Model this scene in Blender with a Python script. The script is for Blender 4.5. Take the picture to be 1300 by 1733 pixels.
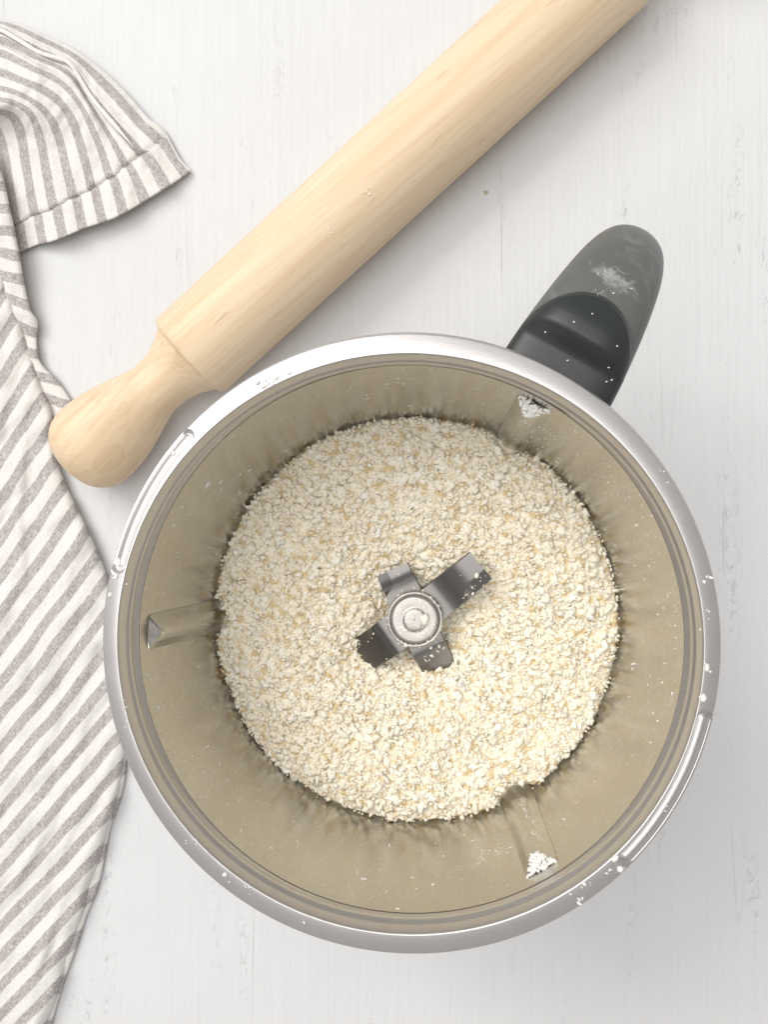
import bpy, bmesh, math, random
import numpy as np
from mathutils import Vector, noise as mnoise

random.seed(4)
rng = np.random.default_rng(7)
for o in list(bpy.data.objects):
    bpy.data.objects.remove(o)
scene = bpy.context.scene
col = scene.collection

# ------------------------------------------------------------------ camera
W, H, F = 1300.0, 1733.0, 1450.0            # frame of the photograph, focal length in its pixels
RIM_Z = 0.155                                # top of the bowl above the table
cam_d = bpy.data.cameras.new('camera')
cam = bpy.data.objects.new('camera', cam_d)
col.objects.link(cam)
cam_d.sensor_fit = 'VERTICAL'
cam_d.sensor_height = 36.0
cam_d.lens = 36.0 * F / H
cam_d.clip_start = 0.01
cam_d.clip_end = 50
cam.location = (0.0144, 0.0323, RIM_Z + 0.2538)
nadir = Vector(((764.5 - W / 2) / F, -(900.6 - H / 2) / F, -1.0)).normalized()
cam.rotation_mode = 'QUATERNION'
cam.rotation_quaternion = nadir.rotation_difference(Vector((0, 0, -1)))
scene.camera = cam
_R = np.array(cam.rotation_quaternion.to_matrix())
_C = np.array(cam.location)


def at(px, py, z):
    """world point at height z that the photograph shows at pixel (px, py)"""
    d = _R @ np.array([(px - W / 2) / F, -(py - H / 2) / F, -1.0])
    t = (z - _C[2]) / d[2]
    return _C + d * t


# ------------------------------------------------------------------ light
world = bpy.data.worlds.new('World')
scene.world = world
world.use_nodes = True
bg = world.node_tree.nodes['Background']
bg.inputs[0].default_value = (1.0, 0.97, 0.95, 1)
bg.inputs[1].default_value = 0.43


def area(name, loc, target, sx, sy, power, color):
    l = bpy.data.lights.new(name, 'AREA')
    l.shape = 'RECTANGLE'
    l.size, l.size_y = sx, sy
    l.energy = power
    l.color = color
    o = bpy.data.objects.new(name, l)
    col.objects.link(o)
    o.location = loc
    o.rotation_euler = (Vector(target) - Vector(loc)).to_track_quat('-Z', 'Y').to_euler()
    return o


area('window_light', (-1.45, 1.50, 2.10), (0, 0.03, 0.05), 1.3, 1.4, 41.0, (1.0, 0.985, 0.96))
area('overhead_fill_light', (-0.35, 0.35, 2.05), (-0.15, 0.15, 0.0), 2.2, 2.2, 36.0, (1.0, 0.99, 0.975))  # added soft fill overhead; brightens the bowl and shapes the rim reflections

scene.view_settings.view_transform = 'Standard'
scene.view_settings.look = 'None'
scene.view_settings.gamma = 1.0
scene.view_settings.exposure = 0.0
scene.render.engine = 'CYCLES'
scene.cycles.max_bounces = 10
scene.cycles.diffuse_bounces = 6
scene.cycles.glossy_bounces = 6


# ------------------------------------------------------------------ helpers
def tag(o, label=None, cat=None, group=None, kind=None):
    if label: o['label'] = label
    if cat: o['category'] = cat
    if group: o['group'] = group
    if kind: o['kind'] = kind
    return o


def empty(name, loc=(0, 0, 0)):
    o = bpy.data.objects.new(name, None)
    o.empty_display_size = 0.02
    o.location = loc
    col.objects.link(o)
    return o


def mesh(name, verts, faces, mat, parent=None, smooth=True, uvs=None):
    me = bpy.data.meshes.new(name)
    me.from_pydata([tuple(map(float, v)) for v in verts], [], [tuple(map(int, f)) for f in faces])
    me.validate()
    if uvs is not None:
        lay = me.uv_layers.new(name='UVMap')
        idx = np.empty(len(me.loops), dtype=np.int32)
        me.loops.foreach_get('vertex_index', idx)
        lay.data.foreach_set('uv', np.asarray(uvs, dtype=np.float32)[idx].ravel())
    if smooth:
        me.polygons.foreach_set('use_smooth', [True] * len(me.polygons))
    me.materials.append(mat)
    o = bpy.data.objects.new(name, me)
    col.objects.link(o)
    if parent is not None:
        o.parent = parent
    return o


def recalc(o):
    bm = bmesh.new()
    bm.from_mesh(o.data)
    bmesh.ops.recalc_face_normals(bm, faces=bm.faces)
    bm.to_mesh(o.data)
    bm.free()
    return o


def grid_faces(nu, nv, wrap_u=False):
    f = []
    for i in range(nu if wrap_u else nu - 1):
        a, b = i * nv, ((i + 1) % nu) * nv
        for j in range(nv - 1):
            f.append((a + j, a + j + 1, b + j + 1, b + j))
    return f


def smoothstep(a, b, x):
    t = np.clip((x - a) / (b - a), 0, 1)
    return t * t * (3 - 2 * t)


def catmull(pts, n):
    """n points evenly spread along a Catmull-Rom curve through pts"""
    P = np.asarray(pts, dtype=float)
    P = np.vstack([2 * P[0] - P[1], P, 2 * P[-1] - P[-2]])
    m = len(P) - 3
    out = []
    for i in range(n):
        t = i / (n - 1) * m
        k = min(int(t), m - 1)
        u = t - k
        p0, p1, p2, p3 = P[k:k + 4]
        out.append(0.5 * (2 * p1 + (p2 - p0) * u + (2 * p0 - 5 * p1 + 4 * p2 - p3) * u * u + (3 * p1 - p0 - 3 * p2 + p3) * u ** 3))
    return np.array(out)


def even(pts, n):
    """catmull resampled by arc length"""
    d = catmull(pts, max(200, n * 4))
    s = np.concatenate([[0], np.cumsum(np.linalg.norm(np.diff(d[:, :2], axis=0), axis=1))])
    t = np.linspace(0, s[-1], n)
    return np.stack([np.interp(t, s, d[:, k]) for k in range(d.shape[1])], 1)


def nz(x, y, z=0.0):
    return mnoise.noise(Vector((x, y, z)))


class NT:
    """small wrapper to write node materials"""

    def __init__(self, name):
        self.m = bpy.data.materials.new(name)
        self.m.use_nodes = True
        self.t = self.m.node_tree
        self.n = self.t.nodes
        self.b = self.n['Principled BSDF']

    def node(self, kind, **kw):
        n = self.n.new(kind)
        for k, v in kw.items():
            if k.startswith('in_'):
                n.inputs[k[3:].replace('_', ' ')].default_value = v
            else:
                setattr(n, k, v)
        return n

    def link(self, a, b):
        self.t.links.new(a, b)

    def coords(self, kind='Object', scale=(1, 1, 1), rot=(0, 0, 0)):
        tc = self.node('ShaderNodeTexCoord')
        mp = self.node('ShaderNodeMapping')
        mp.inputs['Scale'].default_value = scale
        mp.inputs['Rotation'].default_value = rot
        self.link(tc.outputs[kind], mp.inputs[0])
        return mp.outputs[0]

    def noise(self, vec, scale, detail=4, rough=0.5, dist=0.0):
        n = self.node('ShaderNodeTexNoise')
        n.inputs['Scale'].default_value = scale
        n.inputs['Detail'].default_value = detail
        n.inputs['Roughness'].default_value = rough
        n.inputs['Distortion'].default_value = dist
        self.link(vec, n.inputs['Vector'])
        return n.outputs['Fac']

    def ramp(self, fac, stops, interp='LINEAR'):
        r = self.node('ShaderNodeValToRGB')
        r.color_ramp.interpolation = interp
        while len(r.color_ramp.elements) < len(stops):
            r.color_ramp.elements.new(0.5)
        for e, (p, c) in zip(r.color_ramp.elements, stops):
            e.position = p
            e.color = c if len(c) == 4 else (*c, 1)
        self.link(fac, r.inputs[0])
        return r.outputs[0]

    def math(self, op, a, b=None, c=None):
        n = self.node('ShaderNodeMath', operation=op)
        for i, v in enumerate((a, b, c)):
            if v is None: continue
            if isinstance(v, (int, float)):
                n.inputs[i].default_value = v
            else:
                self.link(v, n.inputs[i])
        return n.outputs[0]

    def mix(self, fac, a, b, blend='MIX'):
        n = self.node('ShaderNodeMix', data_type='RGBA', blend_type=blend)
        if isinstance(fac, (int, float)): n.inputs[0].default_value = fac
        else: self.link(fac, n.inputs[0])
        for i, v in ((6, a), (7, b)):
            if isinstance(v, tuple): n.inputs[i].default_value = v if len(v) == 4 else (*v, 1)
            else: self.link(v, n.inputs[i])
        return n.outputs[2]

    def bump(self, height, strength, dist, prev=None):
        n = self.node('ShaderNodeBump')
        n.inputs['Strength'].default_value = strength
        n.inputs['Distance'].default_value = dist
        self.link(height, n.inputs['Height'])
        if prev is not None: self.link(prev, n.inputs['Normal'])
        return n.outputs[0]

    def out(self, color=None, rough=None, metal=None, normal=None, **kw):
        for k, v in (('Base Color', color), ('Roughness', rough), ('Metallic', metal), ('Normal', normal)):
            if v is None: continue
            if isinstance(v, (int, float)): self.b.inputs[k].default_value = v
            elif isinstance(v, tuple): self.b.inputs[k].default_value = v if len(v) == 4 else (*v, 1)
            else: self.link(v, self.b.inputs[k])
        for k, v in kw.items():
            self.b.inputs[k.replace('_', ' ')].default_value = v
        return self.m


G = lambda v: (v, v, v)


# ------------------------------------------------------------------ materials
def mat_table():
    s = NT('white_painted_board')
    v = s.coords('Object', (1, 1, 1))
    vs = s.coords('Object', (1.0, 0.045, 1))         # long brush strokes run up the picture
    vm = s.coords('Object', (1.0, 0.14, 1))
    streak = s.noise(vs, 210, 6, 0.65, 0.3)
    broad = s.noise(vm, 26, 3, 0.5, 0.4)
    # thin raised seams of paint: contour lines of a stretched noise, broken up by another
    cont = s.noise(vs, 34, 2, 0.45, 0.25)
    line = s.ramp(s.math('ABSOLUTE', s.math('SUBTRACT', cont, 0.5)), [(0.0, G(1)), (0.004, G(0.6)), (0.010, G(0))])
    brk = s.ramp(s.noise(vm, 60, 3, 0.6), [(0.54, G(0)), (0.66, G(1))])
    line = s.math('MULTIPLY', line, brk)
    # chips and crumbs in the paint
    vc = s.coords('Object', (1.0, 0.55, 1))
    chip = s.ramp(s.noise(vc, 330, 4, 0.62, 0.8), [(0.55, G(0)), (0.72, G(1))])
    where = s.ramp(s.noise(vm, 58, 3, 0.6, 0.5), [(0.565, G(0)), (0.68, G(1))])
    chip = s.math('MULTIPLY', chip, where)
    fine = s.noise(v, 900, 3, 0.6)
    tone = s.ramp(s.noise(v, 9, 3, 0.5), [(0.3, (0.625, 0.628, 0.630)), (0.7, (0.665, 0.668, 0.671))])
    tone = s.mix(s.ramp(streak, [(0.42, G(0.0)), (0.75, G(0.12))]), tone, (0.60, 0.60, 0.60))
    tone = s.mix(s.math('MULTIPLY', line, 0.06), tone, (0.52, 0.50, 0.47))
    h = s.math('ADD', s.math('MULTIPLY', streak, 0.62), s.math('MULTIPLY', broad, 0.5))
    h = s.math('ADD', h, s.math('MULTIPLY', line, 0.28))
    h = s.math('ADD', h, s.math('MULTIPLY', chip, 0.5))
    h = s.math('ADD', h, s.math('MULTIPLY', fine, 0.12))
    return s.out(tone, 0.55, 0.0, s.bump(h, 0.80, 0.0012), Specular_IOR_Level=0.22)


def mat_wood():
    s = NT('pale_turned_wood')
    v = s.coords('Object', (0.07, 1, 1))             # grain runs along the local x axis
    a = s.noise(v, 70, 5, 0.6, 0.6)
    b = s.noise(s.coords('Object', (0.03, 1, 1)), 420, 4, 0.6)
    c1 = s.ramp(a, [(0.30, (0.65, 0.48, 0.30)), (0.45, (0.74, 0.58, 0.395)), (0.62, (0.78, 0.64, 0.465)), (0.8, (0.80, 0.68, 0.52))])
    c2 = s.mix(s.ramp(b, [(0.40, G(0.20)), (0.56, G(0))]), c1, (0.58, 0.40, 0.23))
    tcw = s.node('ShaderNodeTexCoord')
    spw = s.node('ShaderNodeSeparateXYZ')
    s.link(tcw.outputs['Object'], spw.inputs[0])
    wob = s.noise(s.coords('Object', (0.25, 1, 1)), 22, 2, 0.5)
    dy = s.math('ADD', spw.outputs[1], s.math('MULTIPLY', wob, 0.016))
    dz = s.math('SUBTRACT', spw.outputs[2], s.math('MULTIPLY', wob, 0.012))
    dz = s.math('ADD', dz, s.math('MULTIPLY', spw.outputs[0], 0.05))
    rd = s.math('SQRT', s.math('ADD', s.math('MULTIPLY', dy, dy), s.math('MULTIPLY', dz, dz)))
    ring = s.math('SINE', s.math('MULTIPLY', rd, 2300.0))
    c2 = s.mix(s.ramp(ring, [(0.35, G(0.0)), (1.0, G(0.26))]), c2, (0.66, 0.46, 0.27))
    # a few short dents and dark pores
    d = s.ramp(s.noise(s.coords('Object', (0.10, 1, 1)), 520, 2, 0.5), [(0.695, G(0)), (0.74, G(1))])
    c3 = s.mix(s.math('MULTIPLY', d, 0.35), c2, (0.44, 0.30, 0.17))
    # one knot near the end of the handle
    vk = s.node('ShaderNodeMapping', vector_type='POINT')
    vk.inputs['Location'].default_value = (0.0557 / 0.0080, 0.0150 / 0.0058, -0.0145 / 0.0058)
    vk.inputs['Scale'].default_value = (1 / 0.0080, 1 / 0.0058, 1 / 0.0058)
    s.link(tcw.outputs['Object'], vk.inputs[0])
    ln = s.node('ShaderNodeVectorMath', operation='LENGTH')
    s.link(vk.outputs[0], ln.inputs[0])
    kd = s.math('ADD', ln.outputs['Value'], s.math('MULTIPLY', s.math('SUBTRACT', a, 0.5), 0.9))
    km = s.ramp(kd, [(0.0, G(0.34)), (0.45, G(0.14)), (0.74, G(0.18)), (0.86, G(0.36)), (1.0, G(0.0))])
    c3 = s.mix(km, c3, (0.62, 0.40, 0.20))
    h = s.math('ADD', s.math('MULTIPLY', b, 0.5), s.math('MULTIPLY', d, -1.2))
    return s.out(c3, 0.47, 0.0, s.bump(h, 0.35, 0.0004), Specular_IOR_Level=0.35)


def mat_steel(name, color, rough, film=0.0):
    s = NT(name)
    tc = s.node('ShaderNodeTexCoord')
    sep = s.node('ShaderNodeSeparateXYZ')
    s.link(tc.outputs['Object'], sep.inputs[0])
    ang = s.math('ARCTAN2', sep.outputs[1], sep.outputs[0])
    rad = s.math('SQRT', s.math('ADD', s.math('MULTIPLY', sep.outputs[0], sep.outputs[0]), s.math('MULTIPLY', sep.outputs[1], sep.outputs[1])))
    cmb = s.node('ShaderNodeCombineXYZ')
    s.link(s.math('MULTIPLY', ang, 0.012), cmb.inputs[0])
    s.link(rad, cmb.inputs[1])
    s.link(sep.outputs[2], cmb.inputs[2])
    brush = s.noise(cmb.outputs[0], 2600, 3, 0.6)
    blot = s.noise(s.coords('Object'), 120, 4, 0.6)
    spot = s.noise(s.coords('Object'), 900, 2, 0.5)
    # smears drawn out down the wall
    cm2 = s.node('ShaderNodeCombineXYZ')
    s.link(ang, cm2.inputs[0])
    s.link(s.math('MULTIPLY', sep.outputs[2], 9.0), cm2.inputs[1])
    smear = s.noise(cm2.outputs[0], 16, 5, 0.65, 0.6)
    r = s.math('ADD', rough - 0.08, s.math('MULTIPLY', blot, 0.10))
    r = s.math('ADD', r, s.math('MULTIPLY', s.ramp(smear, [(0.42, G(0)), (0.72, G(1))]), 0.16 * film))
    c = s.mix(s.ramp(blot, [(0.45, G(0)), (0.75, G(0.30 * film + 0.06))]), color, (0.58, 0.55, 0.48))
    c = s.mix(s.ramp(smear, [(0.50, G(0)), (0.75, G(0.40 * film))]), c, (0.66, 0.64, 0.58))
    c = s.mix(s.ramp(spot, [(0.66, G(0)), (0.71, G(0.6 * film))]), c, (0.85, 0.82, 0.74))
    m = s.math('SUBTRACT', 1.0, s.math('MULTIPLY', s.ramp(smear, [(0.52, G(0)), (0.80, G(1))]), 0.30 * film))
    return s.out(c, r, m, s.bump(s.math('ADD', brush, s.math('MULTIPLY', blot, 0.8)), 0.14, 0.0003))


def mat_plastic(name, color, rough, dusty=0.0):
    s = NT(name)
    f = s.noise(s.coords('Object'), 1500, 3, 0.6)
    dust = s.ramp(s.noise(s.coords('Object', (1, 1, 1)), 75, 5, 0.65, 1.0), [(0.52, G(0)), (0.72, G(dusty))])
    c = s.mix(dust, color, (0.62, 0.60, 0.56))
    return s.out(c, rough, 0.0, s.bump(f, 0.25, 0.0003), Specular_IOR_Level=0.5)


def mat_cloth(name, striped=True):
    s = NT(name)
    tc = s.node('ShaderNodeTexCoord')
    sep = s.node('ShaderNodeSeparateXYZ')
    s.link(tc.outputs['UV'], sep.inputs[0])
    fray = s.noise(s.coords('UV', (40, 1.5, 1)), 6, 2, 0.6)
    u = s.math('ADD', sep.outputs[0], s.math('MULTIPLY', s.math('SUBTRACT', fray, 0.5), 0.13))
    tri = s.math('ABSOLUTE', s.math('SUBTRACT', s.math('FRACT', u), 0.5))     # 0 in the middle of a stripe
    stripe = s.ramp(tri, [(0.208, G(1)), (0.258, G(0))])
    warp = s.noise(s.coords('UV', (1, 0.16, 1)), 22, 3, 0.7)
    weft = s.noise(s.coords('UV', (0.16, 1, 1)), 22, 3, 0.7)
    spk = s.noise(s.coords('UV', (1, 1, 1)), 15, 2, 0.8)
    th = s.math('ADD', s.math('MULTIPLY', warp, 0.4), s.math('ADD', s.math('MULTIPLY', weft, 0.3), s.math('MULTIPLY', spk, 0.3)))
    grey = s.ramp(th, [(0.39, (0.25, 0.225, 0.215)), (0.50, (0.42, 0.39, 0.378)), (0.61, (0.70, 0.665, 0.645))])
    white = s.ramp(th, [(0.40, (0.63, 0.605, 0.57)), (0.54, (0.765, 0.745, 0.715))])
    c = s.mix(stripe, white, grey) if striped else white
    nrm = s.bump(th, 0.55, 0.0006)
    return s.out(c, 0.92, 0.0, nrm, Sheen_Weight=0.15, Specular_IOR_Level=0.1)


def mat_crumb():
    s = NT('crumbly_pastry_mix')
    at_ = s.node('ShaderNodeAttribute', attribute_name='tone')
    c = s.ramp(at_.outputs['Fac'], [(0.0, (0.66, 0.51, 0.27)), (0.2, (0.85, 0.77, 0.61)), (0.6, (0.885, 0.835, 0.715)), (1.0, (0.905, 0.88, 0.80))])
    n = s.noise(s.coords('Object'), 1400, 4, 0.65)
    c = s.mix(s.ramp(n, [(0.35, G(0.18)), (0.6, G(0))]), c, (0.80, 0.69, 0.49))
    return s.out(c, 0.75, 0.0, s.bump(n, 0.5, 0.0006), Specular_IOR_Level=0.25)


def mat_flour():
    s = NT('white_flour')
    n = s.noise(s.coords('Object'), 1500, 4, 0.65)
    c = s.ramp(n, [(0.3, (0.74, 0.71, 0.65)), (0.65, (0.86, 0.85, 0.82))])
    return s.out(c, 0.9, 0.0, s.bump(n, 0.4, 0.0004), Specular_IOR_Level=0.2)


M_TABLE = mat_table()
M_WOOD = mat_wood()
M_RIM = mat_steel('brushed_steel_rim', (0.67, 0.648, 0.64), 0.46)
M_WALL = mat_steel('steel_inner_wall', (0.53, 0.51, 0.47), 0.20, 1.0)
M_BLADE = mat_steel('blade_steel_dark_reflection', (0.20, 0.19, 0.182), 0.38)  # dark reflection of the surroundings put into the base colour
M_HUB = mat_steel('hub_steel', (0.46, 0.44, 0.42), 0.46, 1.2)
M_GRIP = mat_plastic('grey_sheen_plastic', (0.112, 0.119, 0.112), 0.38, 0.14)  # grey base colour carries grazing light; the pale mottling is flour dust
M_COVER = mat_plastic('black_plastic', (0.022, 0.027, 0.026), 0.40)
M_BASE = mat_plastic('black_base_plastic', (0.03, 0.03, 0.03), 0.5)
M_CLOTH = mat_cloth('striped_linen')
M_PLAIN = mat_cloth('plain_linen', False)
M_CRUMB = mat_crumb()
M_FLOUR = mat_flour()
_s = NT('dried_olive_paste')
M_SPECK = _s.out(_s.ramp(_s.noise(_s.coords('Object'), 900, 3), [(0.3, (0.42, 0.39, 0.24)), (0.7, (0.52, 0.49, 0.33))]), 0.7)

# ------------------------------------------------------------------ tabletop
bm = bmesh.new()
bmesh.ops.create_cube(bm, size=1.0)
for v in bm.verts:
    v.co = Vector((v.co.x * 1.5, v.co.y * 1.5, v.co.z * 0.03 - 0.015))
bmesh.ops.bevel(bm, geom=list(bm.edges), offset=0.003, segments=2, affect='EDGES')
me = bpy.data.meshes.new('tabletop')
bm.to_mesh(me)
bm.free()
me.materials.append(M_TABLE)
table = bpy.data.objects.new('tabletop', me)
col.objects.link(table)
tag(table, 'white painted wooden tabletop with brush strokes and small chips', 'tabletop', kind='structure')

# ------------------------------------------------------------------ mixing bowl
BOWL = empty('mixing_bowl', (0, 0, 0))
tag(BOWL, 'round steel mixer bowl with broad rim and black handle, full of crumbly dough', 'bowl')
R_OUT = 0.0925
FOOD_Z = RIM_Z - 0.0661


def inner_edge(th):
    return 0.0855 + 0.0007 * np.cos(2 * th)


SLOTS = ((math.radians(137.5), math.radians(165.5)), (math.radians(-43.5), math.radians(-14)))


def slot_depth(r, th):
    """1 inside a latch channel, fading to 0 at its rounded border; second value is the place across it"""
    best = 9.0
    for a0, a1 in SLOTS:
        a = (th - a0 + math.pi) % (2 * math.pi) - math.pi
        s = a * 0.0903
        L = (a1 - a0) * 0.0903
        ds = max(-s, 0, s - L)
        d = math.hypot(ds, r - 0.0899)
        best = min(best, d)
    return best


def rim_z(r, th):
    """height of the rim's upper surface"""
    ri = float(inner_edge(th))
    t = (r - ri) / (R_OUT - ri)
    # crest just outside the inner edge, then a slope falling outwards
    z = 0.0006 - 0.0021 * max(t - 0.10, 0) ** 1.35 - 0.0010 * max(0.10 - t, 0) / 0.10
    if t > 0.86:
        z -= ((t - 0.86) / 0.14) ** 2 * 0.0022
    if t < 0.06:
        z -= ((0.06 - t) / 0.06) ** 2 * 0.0010
    d = slot_depth(r, th)
    hw = 0.0023
    if d < hw + 0.0006:
        k = 1 - float(smoothstep(hw - 0.0005, hw + 0.0005, d))
        z -= k * (0.0030 - 0.0015 * (1 - min(d / hw, 1) ** 2))
    return RIM_Z + z


NTH = 1080
verts = []
tt = np.concatenate([np.linspace(1, 0.84, 8), np.linspace(0.82, 0.14, 34), np.linspace(0.12, 0, 7)])
prof_len = None
for i in range(NTH):
    th = 2 * math.pi * i / NTH
    ri = float(inner_edge(th))
    c, s_ = math.cos(th), math.sin(th)
    ring = [(0.0872, RIM_Z - 0.0075), (0.0905, RIM_Z - 0.0072), (0.0920, RIM_Z - 0.0064), (R_OUT + 0.0002, RIM_Z - 0.0050), (R_OUT + 0.0002, RIM_Z - 0.0036)]
    for t in tt:
        r = ri + t * (R_OUT - ri)
        ring.append((r, rim_z(r, th)))
    ring += [(ri - 0.00035, RIM_Z - 0.0030), (ri - 0.0004, RIM_Z - 0.0046), (ri - 0.0009, RIM_Z - 0.0049), (ri - 0.0010, RIM_Z - 0.0064),
             (ri - 0.0011, RIM_Z - 0.0078), (ri - 0.0006, RIM_Z - 0.0084), (ri - 0.0008, RIM_Z - 0.0098), (0.0843, RIM_Z - 0.0106), (0.0841, RIM_Z - 0.0112)]
    prof_len = len(ring)
    verts += [(r * c, r * s_, z) for r, z in ring]
rim = mesh('rim', verts, grid_faces(NTH, prof_len, True), M_RIM, BOWL)
recalc(rim)


def wall_r(z):
    """inner wall radius at height z"""
    zt = RIM_Z - 0.010
    d = zt - z
    r = 0.0842 - d * 0.128 - d * d * 0.12
    if z < 0.035:
        r -= (0.035 - z) ** 2 * 26
    return r


verts, n = [], 240
zs_in = [RIM_Z - 0.0108] + list(np.linspace(RIM_Z - 0.014, 0.035, 30)) + [0.030, 0.025, 0.020, 0.016, 0.013]
ring = [(wall_r(z), z) for z in zs_in] + [(0.050, 0.010), (0.02, 0.010), (0.0005, 0.010)]
for i in range(n):
    th = 2 * math.pi * i / n
    verts += [(r * math.cos(th), r * math.sin(th), z) for r, z in ring]
wall = mesh('inner_wall', verts, grid_faces(n, len(ring), True), M_WALL, BOWL)
bmod = recalc(wall)
verts = []
ring = [(0.0885, RIM_Z - 0.0074), (0.0880, RIM_Z - 0.012)] + [(wall_r(z) + 0.0022, z) for z in np.linspace(RIM_Z - 0.018, 0.030, 24)] + [(0.0675, 0.022), (0.064, 0.016)]
for i in range(n):
    th = 2 * math.pi * i / n
    verts += [(r * math.cos(th), r * math.sin(th), z) for r, z in ring]
recalc(mesh('outer_wall', verts, grid_faces(n, len(ring), True), M_RIM, BOWL))
verts = []
ring = [(0.0600, 0.0180), (0.0665, 0.0175), (0.0690, 0.0160), (0.0700, 0.0130), (0.0705, 0.0030), (0.0695, 0.0005), (0.0670, 0.0), (0.0005, 0.0)]
for i in range(n):
    th = 2 * math.pi * i / n
    verts += [(r * math.cos(th), r * math.sin(th), z) for r, z in ring]
recalc(mesh('base', verts, grid_faces(n, len(ring), True), M_BASE, BOWL))

# three ribs pressed into the wall, each closed on top by a small triangular facet
RIBS = (180.0, 300.5, 61.0)
RIB_TOP = RIM_Z - 0.0155


def rib_section(z, k):
    """inward bulge (across, inward) at height z"""
    w, d = 0.0064 + 0.0014 * k, 0.0040 - 0.0012 * k
    return [(-w, -0.0022), (-w * 0.86, 0.0004), (-w * 0.55, d * 0.46), (-w * 0.22, d * 0.93), (0, d), (w * 0.22, d * 0.93), (w * 0.55, d * 0.46), (w * 0.86, 0.0004), (w, -0.0022)]


for a in RIBS:
    th = math.radians(a)
    er, et = np.array([math.cos(th), math.sin(th), 0]), np.array([-math.sin(th), math.cos(th), 0])
    verts, rows = [], []
    zs = [RIB_TOP - 0.0006, RIB_TOP - 0.0020] + list(np.linspace(RIB_TOP - 0.006, 0.045, 14))
    for j, z in enumerate(zs):
        k = j / len(zs)
        sc = 0.94 if j == 0 else 1.0
        rows.append(len(verts))
        for (x, y) in rib_section(z, k):
            rr = math.sqrt(max(wall_r(z) ** 2 - x * x, 0)) - y * sc
            # the top edge leans: the tip of the facet lies lower than its base
            zz = z - (0.0026 * max(y, 0) / 0.004 if j < 2 else 0)
            verts.append(er * rr + et * x * sc + np.array([0, 0, zz]))
    faces = []
    m = 9
    for j in range(len(zs) - 1):
        for i in range(m - 1):
            faces.append((j * m + i, j * m + i + 1, (j + 1) * m + i + 1, (j + 1) * m + i))
    faces.append(tuple(range(m - 1, -1, -1)))
    rb = recalc(mesh('rib', verts, faces, M_WALL, BOWL, smooth=True))
    rb.data.polygons[-1].use_smooth = False
    mod = rb.modifiers.new('edge', 'EDGE_SPLIT')
    mod.split_angle = math.radians(38)

# handle: an arm that leaves the rim, widens out and turns down
HA = math.radians(59.5)
hd = np.array([math.cos(HA), math.sin(HA), 0])
hp = np.array([math.sin(HA), -math.cos(HA), 0])          # across, towards the right of the picture
HANDLE = empty('handle', (0, 0, 0))
HANDLE.parent = BOWL
path = catmull([(0.0845, 0.1400), (0.0970, 0.1410), (0.1100, 0.1398), (0.1240, 0.1358), (0.1370, 0.1285), (0.1462, 0.1165), (0.1472, 0.1000), (0.1430, 0.0800), (0.1370, 0.0600)], 60)
wid = catmull([(0.0190,), (0.0183,), (0.0172,), (0.0156,), (0.0136,), (0.0114,), (0.0104,), (0.0100,), (0.0095,)], 60)[:, 0]
thk = catmull([(0.0060,), (0.0065,), (0.0075,), (0.0085,), (0.0090,), (0.0090,), (0.0088,), (0.0085,), (0.0070,)], 60)[:, 0]
SKEW = 0.0015


def arm_frame(i):
    t = path[min(i + 1, 59)] - path[max(i - 1, 0)]
    t = t / np.linalg.norm(t)
    return path[i], t, np.array([-t[1], t[0]])            # point, tangent, upward/outward normal in the (r, z) plane


verts, m = [], 40
for i in range(60):
    p, t, nn = arm_frame(i)
    for j in range(m):
        a = 2 * math.pi * j / m
        ca, sa = math.cos(a), math.sin(a)
        x = wid[i] * math.copysign(abs(ca) ** (0.75 + 0.25 * min(i / 34, 1)), ca)
        y = thk[i] * math.copysign(abs(sa) ** (0.80 + 0.2 * min(i / 34, 1)), sa)
        q = p + nn * y
        verts.append(hd * q[0] + hp * x + np.array([0, 0, q[1]]))
faces = []
for i in range(59):
    for j in range(m):
        faces.append((i * m + j, i * m + (j + 1) % m, (i + 1) * m + (j + 1) % m, (i + 1) * m + j))
faces.append(tuple(range(m)))
faces.append(tuple(59 * m + j for j in range(m)))
recalc(mesh('grip', verts, faces, M_GRIP, HANDLE))

# half-round cover on top of the arm: low shelf at the rim, then a step up to a crest
NA, NB = 48, 41
A_LEN = 0.0335
zt_r = path[:, 0]
ztop = np.array([(path[i] + arm_frame(i)[2] * thk[i]) for i in range(36)])


def arm_top(r):
    return float(np.interp(r, ztop[:, 0], ztop[:, 1]))


verts = []
r0 = 0.0860
for i in range(NA):
    ta = i / (NA - 1)
    for j in range(NB):
        tb = -1 + 2 * j / (NB - 1)
        # length of the cover at this place across: a half-round end
        reach = A_LEN * (0.42 + 0.58 * math.sqrt(max(1 - tb * tb * 0.985, 0)))
        a = ta * reach
        r = r0 + a
        w_r, t_r = float(np.interp(r, path[:, 0], wid)), float(np.interp(r, path[:, 0], thk))
        x = tb * w_r * 0.99
        step = 0.0056 * float(smoothstep(0.0125, 0.0195, a)) - 0.0006 * float(smoothstep(0.0, 0.012, a))
        fall = 0.0022 * float(smoothstep(0.022, A_LEN, a))
        c_ = abs(x / w_r) ** (1 / 0.75)
        crown = t_r * (1 - math.sqrt(max(1 - c_ * c_, 0)) ** 0.8)
        z = arm_top(r) + 0.0008 + (step - fall) * (1 - 0.75 * abs(tb) ** 3) - crown
        edge = max(ta - 0.93, 0) / 0.07
        z -= 0.0016 * edge ** 2
        verts.append(hd * r + hp * x + np.array([0, 0, z]))
cover = mesh('top_cover', verts, grid_faces(NA, NB), M_COVER, HANDLE)
sol = cover.modifiers.new('thickness', 'SOLIDIFY')
sol.thickness = 0.004
sol.offset = -1 if cover.data.polygons[0].normal.z > 0 else 1

# ------------------------------------------------------------------ pastry mix in the bowl


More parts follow.
